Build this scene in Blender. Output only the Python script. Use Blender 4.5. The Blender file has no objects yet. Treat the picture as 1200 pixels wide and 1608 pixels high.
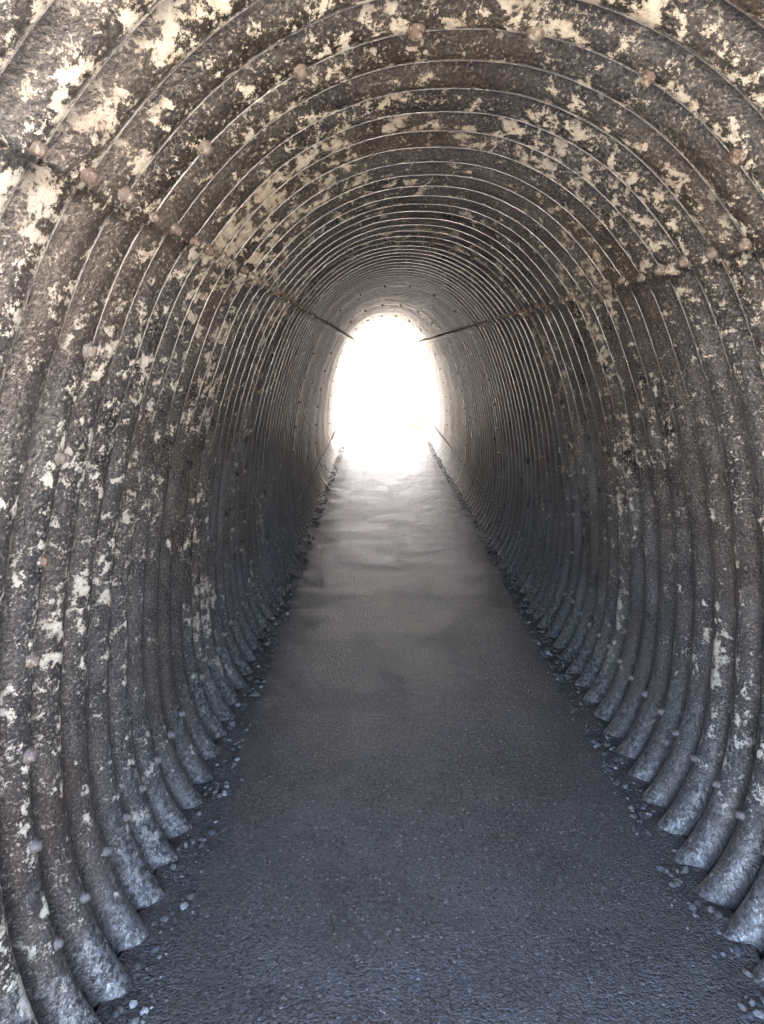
import bpy, math, random
import numpy as np
from mathutils import Vector, Matrix, noise as mn
random.seed(4); np.random.seed(4)
sc=bpy.context.scene
sc.view_settings.view_transform='Standard'
sc.view_settings.look='None'
sc.view_settings.exposure=0
CX=0.155; PITCH=0.152; DEPTH=0.062
Y0=0.46; Y1=14.0

# ---------------- helpers
def link(o): sc.collection.objects.link(o); return o
def mesh_obj(name,verts,faces,mat=None,smooth=True):
    me=bpy.data.meshes.new(name); me.from_pydata(verts,[],faces); me.update()
    if smooth: me.polygons.foreach_set('use_smooth',[True]*len(me.polygons))
    o=bpy.data.objects.new(name,me)
    if mat: me.materials.append(mat)
    return link(o)
class NT:
    def __init__(s,name):
        s.m=bpy.data.materials.new(name); s.m.use_nodes=True
        s.t=s.m.node_tree; s.t.nodes.clear()
        s.out=s.n('ShaderNodeOutputMaterial'); s.b=s.n('ShaderNodeBsdfPrincipled')
        s.l(s.b.outputs[0],s.out.inputs[0])
    def n(s,t,**k):
        x=s.t.nodes.new(t)
        for a,v in k.items(): setattr(x,a,v)
        return x
    def l(s,a,b): s.t.links.new(a,b)
    def noise(s,vec,scale,detail=4,rough=.55,dist=0.):
        x=s.n('ShaderNodeTexNoise'); x.inputs['Scale'].default_value=scale
        x.inputs['Detail'].default_value=detail; x.inputs['Roughness'].default_value=rough
        x.inputs['Distortion'].default_value=dist
        s.l(vec,x.inputs['Vector']); return x.outputs['Fac']
    def mapr(s,v,a,b,c=0.,d=1.,smooth=False):
        x=s.n('ShaderNodeMapRange'); x.clamp=True
        if smooth: x.interpolation_type='SMOOTHSTEP'
        s.l(v,x.inputs[0])
        for i,q in enumerate((a,b,c,d)): x.inputs[i+1].default_value=q
        return x.outputs[0]
    def math(s,op,a,b=None):
        x=s.n('ShaderNodeMath',operation=op)
        for i,q in enumerate((a,b)):
            if q is None: continue
            if isinstance(q,(int,float)): x.inputs[i].default_value=q
            else: s.l(q,x.inputs[i])
        return x.outputs[0]
    def mix(s,f,a,b):
        x=s.n('ShaderNodeMix',data_type='RGBA')
        if isinstance(f,(int,float)): x.inputs[0].default_value=f
        else: s.l(f,x.inputs[0])
        for i,q in ((6,a),(7,b)):
            if isinstance(q,tuple): x.inputs[i].default_value=(*q,1)
            else: s.l(q,x.inputs[i])
        return x.outputs[2]
    def bump(s,h,st,dist,nrm=None):
        x=s.n('ShaderNodeBump'); x.inputs['Strength'].default_value=st
        x.inputs['Distance'].default_value=dist; s.l(h,x.inputs['Height'])
        if nrm: s.l(nrm,x.inputs['Normal'])
        return x.outputs[0]
    def attr(s,n): return s.n('ShaderNodeAttribute',attribute_name=n).outputs['Fac']

# ---------------- materials
def steel_mat():
    s=NT('weathered_galvanised_steel')
    tc=s.n('ShaderNodeTexCoord'); P=tc.outputs['Object']
    sep=s.n('ShaderNodeSeparateXYZ'); s.l(P,sep.inputs[0]); Z=sep.outputs[2]
    cr=s.attr('crest'); dens=s.attr('dens'); tone=s.attr('tone'); light_grade=s.attr('light_grade')
    fA=s.noise(P,24,9,.76,.15)       # jagged flakes
    b2=s.noise(P,150,3,.7)           # speckle
    b1=s.noise(P,7,3,.6)
    base=s.mix(s.mapr(b1,.35,.65),(.062,.050,.039),(.155,.131,.101))
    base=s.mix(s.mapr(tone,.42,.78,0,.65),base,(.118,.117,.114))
    base=s.mix(light_grade,base,s.mix(s.mapr(b1,.35,.65),(.32,.31,.285),(.51,.50,.465)))  # paler grey zinc, brightness painted in where the tunnel lacks light
    base=s.mix(s.mapr(b2,.52,.68,0,.6),base,(.44,.39,.305))
    base=s.mix(s.mapr(b2,.47,.33,0,.8),base,(.024,.021,.018))
    f1=s.math('ADD',fA,dens)
    m1=s.mapr(f1,.614,.624)
    m3=s.mapr(s.math('ADD',b2,s.math('MULTIPLY',s.math('SUBTRACT',f1,.5),.75)),.655,.67,0,.85)
    m=s.math('MAXIMUM',m1,m3)
    cream=s.mix(s.mapr(s.noise(P,48,4,.7),.35,.65),(.40,.32,.205),(.80,.71,.53))
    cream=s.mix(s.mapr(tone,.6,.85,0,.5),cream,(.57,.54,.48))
    base=s.mix(s.math('MULTIPLY',s.mapr(f1,.58,.614),.4),base,(.110,.076,.048))
    col=s.mix(m,base,cream)
    col=s.mix(s.mapr(s.attr('rust'),.5,.8,0,.3),col,(.17,.115,.075))
    ft=s.math('ADD',Z,s.mapr(b1,.3,.7,-.25,.25))
    ftm=s.mapr(ft,.35,.0,0,.6,True)
    zinc=s.mix(s.mapr(s.noise(P,60,5,.75),.45,.58),(.10,.096,.088),(.56,.545,.49))
    col=s.mix(ftm,col,zinc)
    col=s.mix(s.mapr(cr,.70,.2,0,.9,True),col,(.018,.016,.014))  # trough dirt, painted darker and wider to add groove shade
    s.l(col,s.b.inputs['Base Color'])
    s.l(s.math('MAXIMUM',s.mapr(m,0,1,.55,.0),s.math('MULTIPLY',light_grade,.65)),s.b.inputs['Metallic'])
    s.l(s.mapr(b1,.3,.7,.26,.42),s.b.inputs['Roughness'])
    nb=s.bump(s.noise(P,105,3,.7),.7,.003)
    nb=s.bump(s.noise(P,16,2),.35,.007,nb)
    s.l(nb,s.b.inputs['Normal'])
    return s.m
def bolt_mat():
    s=NT('rusty_bolt_steel')
    g=s.n('ShaderNodeNewGeometry'); tc=s.n('ShaderNodeTexCoord'); P=tc.outputs['Object']
    a=s.mix(g.outputs['Random Per Island'],(.155,.095,.062),(.24,.20,.155))
    a=s.mix(s.mapr(s.noise(P,120,4,.7),.53,.62),a,(.45,.38,.27))
    sep=s.n('ShaderNodeSeparateXYZ'); s.l(P,sep.inputs[0])
    a=s.mix(s.mapr(sep.outputs[2],.9,.5,0,.8),a,(.18,.165,.14))
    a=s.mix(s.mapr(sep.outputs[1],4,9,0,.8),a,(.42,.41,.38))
    s.l(a,s.b.inputs['Base Color']); s.b.inputs['Roughness'].default_value=.6
    s.l(s.bump(s.noise(P,200,3,.7),.8,.002),s.b.inputs['Normal'])
    return s.m
def asphalt_mat():
    s=NT('damp_asphalt')
    tc=s.n('ShaderNodeTexCoord'); P=tc.outputs['Object']
    sep=s.n('ShaderNodeSeparateXYZ'); s.l(P,sep.inputs[0])
    vo=s.n('ShaderNodeTexVoronoi'); vo.inputs['Scale'].default_value=150; s.l(P,vo.inputs['Vector'])
    vc=s.n('ShaderNodeSeparateColor'); s.l(vo.outputs['Color'],vc.inputs[0])
    n1=s.noise(P,3,5,.65); n2=s.noise(P,70,3,.7)
    c=s.mix(s.mapr(n1,.38,.62),(.090,.087,.079),(.165,.159,.143))
    c=s.mix(s.mapr(n2,.45,.7,0,.7),c,(.25,.241,.22))
    c=s.mix(s.mapr(vc.outputs[0],.96,.985,0,.6),c,(.46,.44,.41))
    c=s.mix(s.mapr(vc.outputs[1],.0,.25,.75,0),c,(.038,.037,.034))
    e=s.math('ABSOLUTE',s.math('SUBTRACT',sep.outputs[0],CX))
    e=s.math('ADD',e,s.mapr(s.noise(P,6,5,.7),.3,.7,-.14,.14))
    c=s.mix(s.mapr(e,.50,.70,0,.65,True),c,s.mix(n2,(.045,.041,.036),(.22,.198,.168)))
    s.l(c,s.b.inputs['Base Color'])
    s.l(s.math('ADD',s.mapr(n1,.35,.65,.56,.66),s.mapr(e,.5,.7,0,.2)),s.b.inputs['Roughness'])
    s.b.inputs['Specular IOR Level'].default_value=.25
    h=s.math('ADD',s.math('MULTIPLY',vo.outputs['Distance'],-.8),s.math('MULTIPLY',n2,1.5))
    nb=s.bump(h,1.0,.007)
    nb=s.bump(s.noise(P,11,3,.6),.4,.008,nb)
    s.l(nb,s.b.inputs['Normal'])
    return s.m
def stone_mat():
    s=NT('crushed_stone'); g=s.n('ShaderNodeNewGeometry'); tc=s.n('ShaderNodeTexCoord')
    cr=s.n('ShaderNodeValToRGB'); s.l(g.outputs['Random Per Island'],cr.inputs[0])
    e=cr.color_ramp.elements; e[0].color=(.06,.062,.06,1); e[1].color=(.62,.60,.54,1)
    for p,c in ((.35,(.12,.12,.112,1)),(.6,(.21,.18,.14,1)),(.85,(.29,.285,.265,1))):
        x=e.new(p); x.color=c
    a=s.mix(s.mapr(s.noise(tc.outputs['Object'],150,3),.4,.65,0,.5),cr.outputs[0],(.10,.10,.09))
    s.l(a,s.b.inputs['Base Color']); s.b.inputs['Roughness'].default_value=.7
    return s.m
def simple(name,c1,c2,scale,rough=.85,b=.01):
    s=NT(name); tc=s.n('ShaderNodeTexCoord'); P=tc.outputs['Object']
    n=s.noise(P,scale,4,.65)
    s.l(s.mix(s.mapr(n,.35,.65),c1,c2),s.b.inputs['Base Color']); s.b.inputs['Roughness'].default_value=rough
    return s.m

# ---------------- tunnel profile
ctrl=[(0,2.03),(.2,2.0),(.40,1.89),(.578,1.69),(.69,1.45),(.77,1.2),(.82,.95),(.850,.7),(.858,.5),(.846,.32),(.80,.14),(.72,0),(.60,-.12),(.4,-.22),(0,-.28)]
ctrl=[np.array(c,float) for c in ctrl]
pts=[np.array((-ctrl[1][0],ctrl[1][1]))]+ctrl+[np.array((-ctrl[-2][0],ctrl[-2][1]))]
dense=[]
for i in range(1,len(pts)-2):
    p0,p1,p2,p3=pts[i-1:i+3]
    for k in range(20):
        t=k/20
        dense.append(.5*((2*p1)+(-p0+p2)*t+(2*p0-5*p1+4*p2-p3)*t*t+(-p0+3*p1-3*p2+p3)*t**3))
dense.append(pts[-2]); dense=np.array(dense)
L=np.concatenate([[0],np.cumsum(np.linalg.norm(np.diff(dense,axis=0),axis=1))])
N=76
ss=np.linspace(0,L[-1],N); hx=np.interp(ss,L,dense[:,0]); hz=np.interp(ss,L,dense[:,1])
dx=np.gradient(hx,ss); dz=np.gradient(hz,ss)
nx=-dz; nz=dx; q=np.hypot(nx,nz); nx/=q; nz/=q
def s_at(h): return float(np.interp(-h,-hz,ss))
S_UP=s_at(1.69); S_LO=s_at(.28); S_UPL=s_at(1.72)
def prof(side,s):
    x=np.interp(s,ss,hx); z=np.interp(s,ss,hz); a=np.interp(s,ss,nx); b=np.interp(s,ss,nz)
    return side*x,z,side*a,b
def halflist(side):
    sup=S_UPL if side<0 else S_UP
    S=sorted(list(ss)+[sup,sup+.0015]); out=[]
    for s_ in S:
        off=0. if s_<=sup+.001 else .006
        x,z,a,b=prof(side,s_); out.append((x,z,a,b,off))
    return out
R=halflist(1); Lh=halflist(-1)
loop=np.array(R+Lh[::-1][1:-1])
M=len(loop); nper=16
rows=int(round((Y1-Y0)/PITCH*nper)); ys=Y0+np.arange(rows+1)*PITCH/nper
YC=1.405
lapY=[YC+.012+k*PITCH*16 for k in range(0,6)]
V=np.zeros((rows+1,M,3)); crest=np.zeros((rows+1,M)); dens=np.zeros((rows+1,M)); tone=np.zeros((rows+1,M)); rust=np.zeros((rows+1,M)); light_grade=np.zeros((rows+1,M))
def ss01(t): t=min(1,max(0,t)); return t*t*(3-2*t)
for j,y in enumerate(ys):
    ph=2*math.pi*(y-YC)/PITCH
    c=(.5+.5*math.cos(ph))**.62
    lap=0.005*(sum(1 for l in lapY if y>l)%2)
    ring=round((y-YC)/PITCH)
    ringd=.012*math.sin(ring*5.17)+.010*math.sin(ring*1.9)
    wob=.004*math.sin(ring*12.9898); wx=.004*math.sin(ring*7.3)
    for i in range(M):
        x,z,a,b,o=loop[i]
        off=(1-c)*DEPTH+o+lap+.006*mn.noise(Vector((x*2.2,y*1.6,z*2.2)))
        V[j,i]=(CX+x+a*off+wx*.5,y,z+b*off+wob*.4)
        q=Vector((x*1.9,y*1.9+20,z*1.9))
        d=.085*mn.noise(q)+.05*mn.noise(q*2.6)+ringd
        d+=.035*ss01((z-.4)/1.3)+.02*ss01(-x/1.0)-.045*ss01((y-2.5)/6)
        d+=-.045*(1-c)+.018
        dens[j,i]=d
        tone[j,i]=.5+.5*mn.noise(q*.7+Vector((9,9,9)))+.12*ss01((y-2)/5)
        rust[j,i]=.5+.7*mn.noise(q*1.4+Vector((3,70,1)))
        light_grade[j,i]=ss01((y-.9)/5.8+.2*mn.noise(q*1.1+Vector((30,0,4))))*.8*(1-.75*ss01((y-11.4)/1.9))  # painted light: zinc paler into the tunnel, darkened near exit to hold back glare
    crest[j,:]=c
faces=[]
for j in range(rows):
    a=j*M; b=(j+1)*M
    for i in range(M):
        k=(i+1)%M
        faces.append((a+i,b+i,b+k,a+k))
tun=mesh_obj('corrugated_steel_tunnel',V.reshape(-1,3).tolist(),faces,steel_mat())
for nme,arr in (('crest',crest),('dens',dens),('tone',tone),('rust',rust),('light_grade',light_grade)):
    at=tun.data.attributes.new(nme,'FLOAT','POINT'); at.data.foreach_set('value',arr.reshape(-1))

# ---------------- bolts
bv=[];bf=[]
def bolt(x,y,z,n,r=.0098):
    n=Vector(n).normalized(); q=n.to_track_quat('Z','Y').to_matrix()
    q=q@Matrix.Rotation(random.random()*6,3,'Z')
    rings=[(1.35,-.007),(1.3,.001),(.98,.0022),(.96,.0085),(.68,.0115)]; K=8
    b=len(bv); r*=random.uniform(.85,1.15)
    for rr,h in rings:
        for k in range(K):
            a=2*math.pi*k/K
            jit=random.uniform(.86,1.12)
            p=q@Vector((rr*r*jit*math.cos(a),rr*r*jit*math.sin(a),h))
            bv.append((x+p.x,y+p.y,z+p.z))
    p=q@Vector((0,0,.0122)); bv.append((x+p.x,y+p.y,z+p.z))
    for i in range(len(rings)-1):
        for k in range(K):
            k2=(k+1)%K; bf.append((b+i*K+k,b+i*K+k2,b+(i+1)*K+k2,b+(i+1)*K+k))
    t=b+len(rings)*K
    for k in range(K): bf.append((b+(len(rings)-1)*K+k,b+(len(rings)-1)*K+(k+1)%K,t))
nr0=int((Y0-YC)/PITCH); nr1=int((Y1-YC)/PITCH)
for r_ in range(nr0,nr1+1):
    y=YC+r_*PITCH
    for side in (-1,1):
        for s_ in ((S_UPL if side<0 else S_UP)-.02,S_LO+.02):
            if random.random()<.04: continue
            s2=s_+random.uniform(-.006,.006)
            x,z,a,b=prof(side,s2); o=.006 if s_>S_UP+.1 else 0
            bolt(CX+x+a*o,y+random.uniform(-.006,.006),z+b*o,(-a,0,-b))
for l in range(0,6):
    y=YC+l*16*PITCH
    for side in (-1,1):
        for s_ in np.arange(.09,S_LO-.05,.205):
            if abs(s_-S_UP)<.06: continue
            x,z,a,b=prof(side,s_+ (0.02 if side>0 else 0))
            o=.006 if s_>S_UP else 0
            bolt(CX+x+a*o,y-.004,z+b*o,(-a,0,-b),.0115)
bo=mesh_obj('bolts',bv,bf,bolt_mat()); bo.parent=tun

# ---------------- asphalt path
W=.80; nxs=90
yy=np.concatenate([np.arange(-2.0,3.0,.02),np.arange(3.0,14.25,.04)])
fv=[];ff=[]
def fz(x,y):
    z=.002*mn.noise(Vector((x*1.2,y*2.6,3)))+.0032*mn.noise(Vector((x*.7+5,y*5.5,1)))
    z+=.002*mn.noise(Vector((x*9,y*9,7)))
    e=abs(x-CX)
    if e>.6: z+=(e-.6)*.12+.012*mn.noise(Vector((x*14,y*14,2)))*(e-.6)/.15
    return z
for y in yy:
    for i in range(nxs+1):
        x=CX-W+2*W*i/nxs; fv.append((x,float(y),fz(x,y)))
for j in range(len(yy)-1):
    for i in range(nxs):
        a=j*(nxs+1)+i; ff.append((a,a+1,a+nxs+2,a+nxs+1))
mesh_obj('asphalt_path',fv,ff,asphalt_mat())

# ---------------- gravel
import bmesh
bm=bmesh.new(); bmesh.ops.create_icosphere(bm,subdivisions=1,radius=1)
iv=[v.co.copy() for v in bm.verts]; ifc=[[v.index for v in f.verts] for f in bm.faces]; bm.free()
gv=[];gf=[]
def stone(x,y,r,lift=.35):
    b=len(gv); sx,sy,sz=random.uniform(.7,1.35),random.uniform(.7,1.2),random.uniform(.45,.8)
    m=Matrix.Rotation(random.random()*6.28,3,'Z')@Matrix.Rotation(random.uniform(-.5,.5),3,'X')
    z=fz(x,y)+r*lift
    for v in iv:
        k=random.uniform(.68,1.18); p=m@Vector((v.x*sx*k*r,v.y*sy*k*r,v.z*sz*k*r)); gv.append((x+p.x,y+p.y,z+p.z))
    for f in ifc: gf.append([b+i for i in f])
for r_ in range(0,nr1):
    yv=YC+(r_+.5)*PITCH
    for side in (-1,1):
        near=yv<5
        n=int(random.choice((6,12,18,26)) * (1.0 if near else .5)*(1.25 if side>0 else 1))
        for k in range(n):
            e=.715+random.uniform(-.035,.045); stone(CX+side*e,yv+random.gauss(0,.028),random.choice((.004,.006,.008,.010,.013)))
        for k in range(int(14 if near else 5)):
            e=.70-abs(random.gauss(0,.03)); stone(CX+side*e,yv+random.uniform(-.08,.08),random.uniform(.0015,.005))
for k in range(160):
    stone(CX+random.uniform(-.62,.62),random.uniform(1.2,8),random.uniform(.0012,.003))
mesh_obj('gravel',gv,gf,stone_mat(),False)

# ---------------- outside: ground, headwalls, embankment
g=600
mesh_obj('ground',[(-g,-g,-.03),(g,-g,-.03),(g,g,-.03),(-g,g,-.03)],[(0,1,2,3)],simple('pale_gravel_ground',(.50,.46,.38),(.64,.60,.52),2.0))
conc=simple('concrete',(.42,.40,.37),(.55,.53,.49),3,.85,.004)
def headwall(y,th):
    n=64; inn=[];out=[]
    Sx=np.linspace(0,s_at(-.05),n//2)
    path=[(-prof(1,s)[0],prof(1,s)[1]) for s in Sx[::-1]]+[(prof(1,s)[0],prof(1,s)[1]) for s in Sx[1:]]
    for x,z in path:
        r=Vector((x,z-1.0)); r2=r*(1+.072/r.length)
        inn.append((CX+r2.x,r2.y+1.0))
        d=r.normalized(); t=min(2.6/abs(d.x) if abs(d.x)>1e-6 else 9e9, (1.75/d.y if d.y>0 else 9e9), (1.2/-d.y if d.y<0 else 9e9))
        out.append((CX+d.x*t,1.0+d.y*t))
    vs=[];fs=[];k=len(inn)
    for yy_ in (y,y+th):
        vs+= [(a,yy_,b) for a,b in inn]+[(a,yy_,b) for a,b in out]
    for i in range(k-1):
        fs.append((i,i+1,k+i+1,k+i)); fs.append((2*k+i,3*k+i,3*k+i+1,2*k+i+1))
        fs.append((i,2*k+i,2*k+i+1,i+1)); fs.append((k+i,k+i+1,3*k+i+1,3*k+i))
    return mesh_obj('concrete_headwall',vs,fs,conc,False)
headwall(Y0+.01,.28); headwall(Y1-.29,.28)
ev=[];ef=[];nxg=60;nyg=30
for j in range(nyg+1):
    for i in range(nxg+1):
        x=CX-30+60*i/nxg; y=Y0+.1+(Y1-Y0-.2)*j/nyg
        dd=min(y-Y0,Y1-y); side=max(0,abs(x-CX)-2.4)
        top=2.68+min(dd,2.5)*.25
        slope=(1-min(1,side/.8))+min(1,side/.8)*min(1,dd/3.0)
        ev.append((x,y,-.1+top*slope+(.08*mn.noise(Vector((x,y,0))) if dd>.3 else -.02)))
for j in range(nyg):
    for i in range(nxg):
        a=j*(nxg+1)+i; ef.append((a,a+1,a+nxg+2,a+nxg+1))
mesh_obj('grass_embankment',ev,ef,simple('dry_grass_slope',(.07,.085,.035),(.16,.15,.07),6))

# low shrub outside far mouth
lv=[];lf=[]
for k in range(1500):
    a=random.random()*6.28; rr=random.random()**.5*.26; h=random.random()**.8*.34*(1-.5*rr/.26)
    c=Vector((.80+rr*math.cos(a)+.1*math.sin(h*9),15.6+rr*math.sin(a),h-.02))
    q=Matrix.Rotation(random.random()*6.28,3,'Z')@Matrix.Rotation(random.uniform(-1.2,1.2),3,'X'); s_=random.uniform(.012,.028)
    b=len(lv)
    for p in ((-.4,0),(0,-1),(.4,0),(0,1)):
        w=q@Vector((p[0]*s_,p[1]*s_,0)); lv.append(tuple(c+w))
    lf.append((b,b+1,b+2,b+3))
for k in range(40):
    a=random.random()*6.28; b=len(lv); x=.80;y=15.6; ex=x+.2*math.cos(a); ey=y+.2*math.sin(a)
    lv+=[(x-.004,y,-.03),(x+.004,y,-.03),(ex,ey,random.uniform(.2,.32))]; lf.append((b,b+1,b+2))
mesh_obj('roadside_shrub',lv,lf,simple('shrub_leaves',(.16,.18,.04),(.30,.27,.08),20),False)

# ---------------- light
EL=math.radians(47); AZ=math.radians(8)      # azimuth measured from +Y towards +X
w=bpy.data.worlds.new('World'); sc.world=w; w.use_nodes=True
t=w.node_tree; bg=t.nodes['Background']; sky=t.nodes.new('ShaderNodeTexSky')
sky.sky_type='NISHITA'; sky.sun_disc=False; sky.sun_elevation=EL; sky.sun_rotation=AZ
sky.dust_density=4; sky.air_density=.42; sky.ozone_density=0
t.links.new(sky.outputs[0],bg.inputs[0]); bg.inputs[1].default_value=4.5
sd=bpy.data.lights.new('sun','SUN'); sd.energy=4; sd.angle=math.radians(.5); sd.color=(1,.92,.8)
so=link(bpy.data.objects.new('sun',sd)); so.location=(5,30,20)
D=Vector((math.sin(AZ)*math.cos(EL),math.cos(AZ)*math.cos(EL),math.sin(EL)))
so.rotation_euler=D.to_track_quat('Z','Y').to_euler()

# ---------------- camera
cd=bpy.data.cameras.new('camera'); cam=link(bpy.data.objects.new('camera',cd)); sc.camera=cam
cd.sensor_fit='VERTICAL'; cd.sensor_height=36; cd.lens=36*1190/1608; cd.clip_start=.02; cd.clip_end=3000
cam.location=(0,0,1.5); cam.rotation_euler=(math.radians(90-11.8),0,math.radians(-.35))
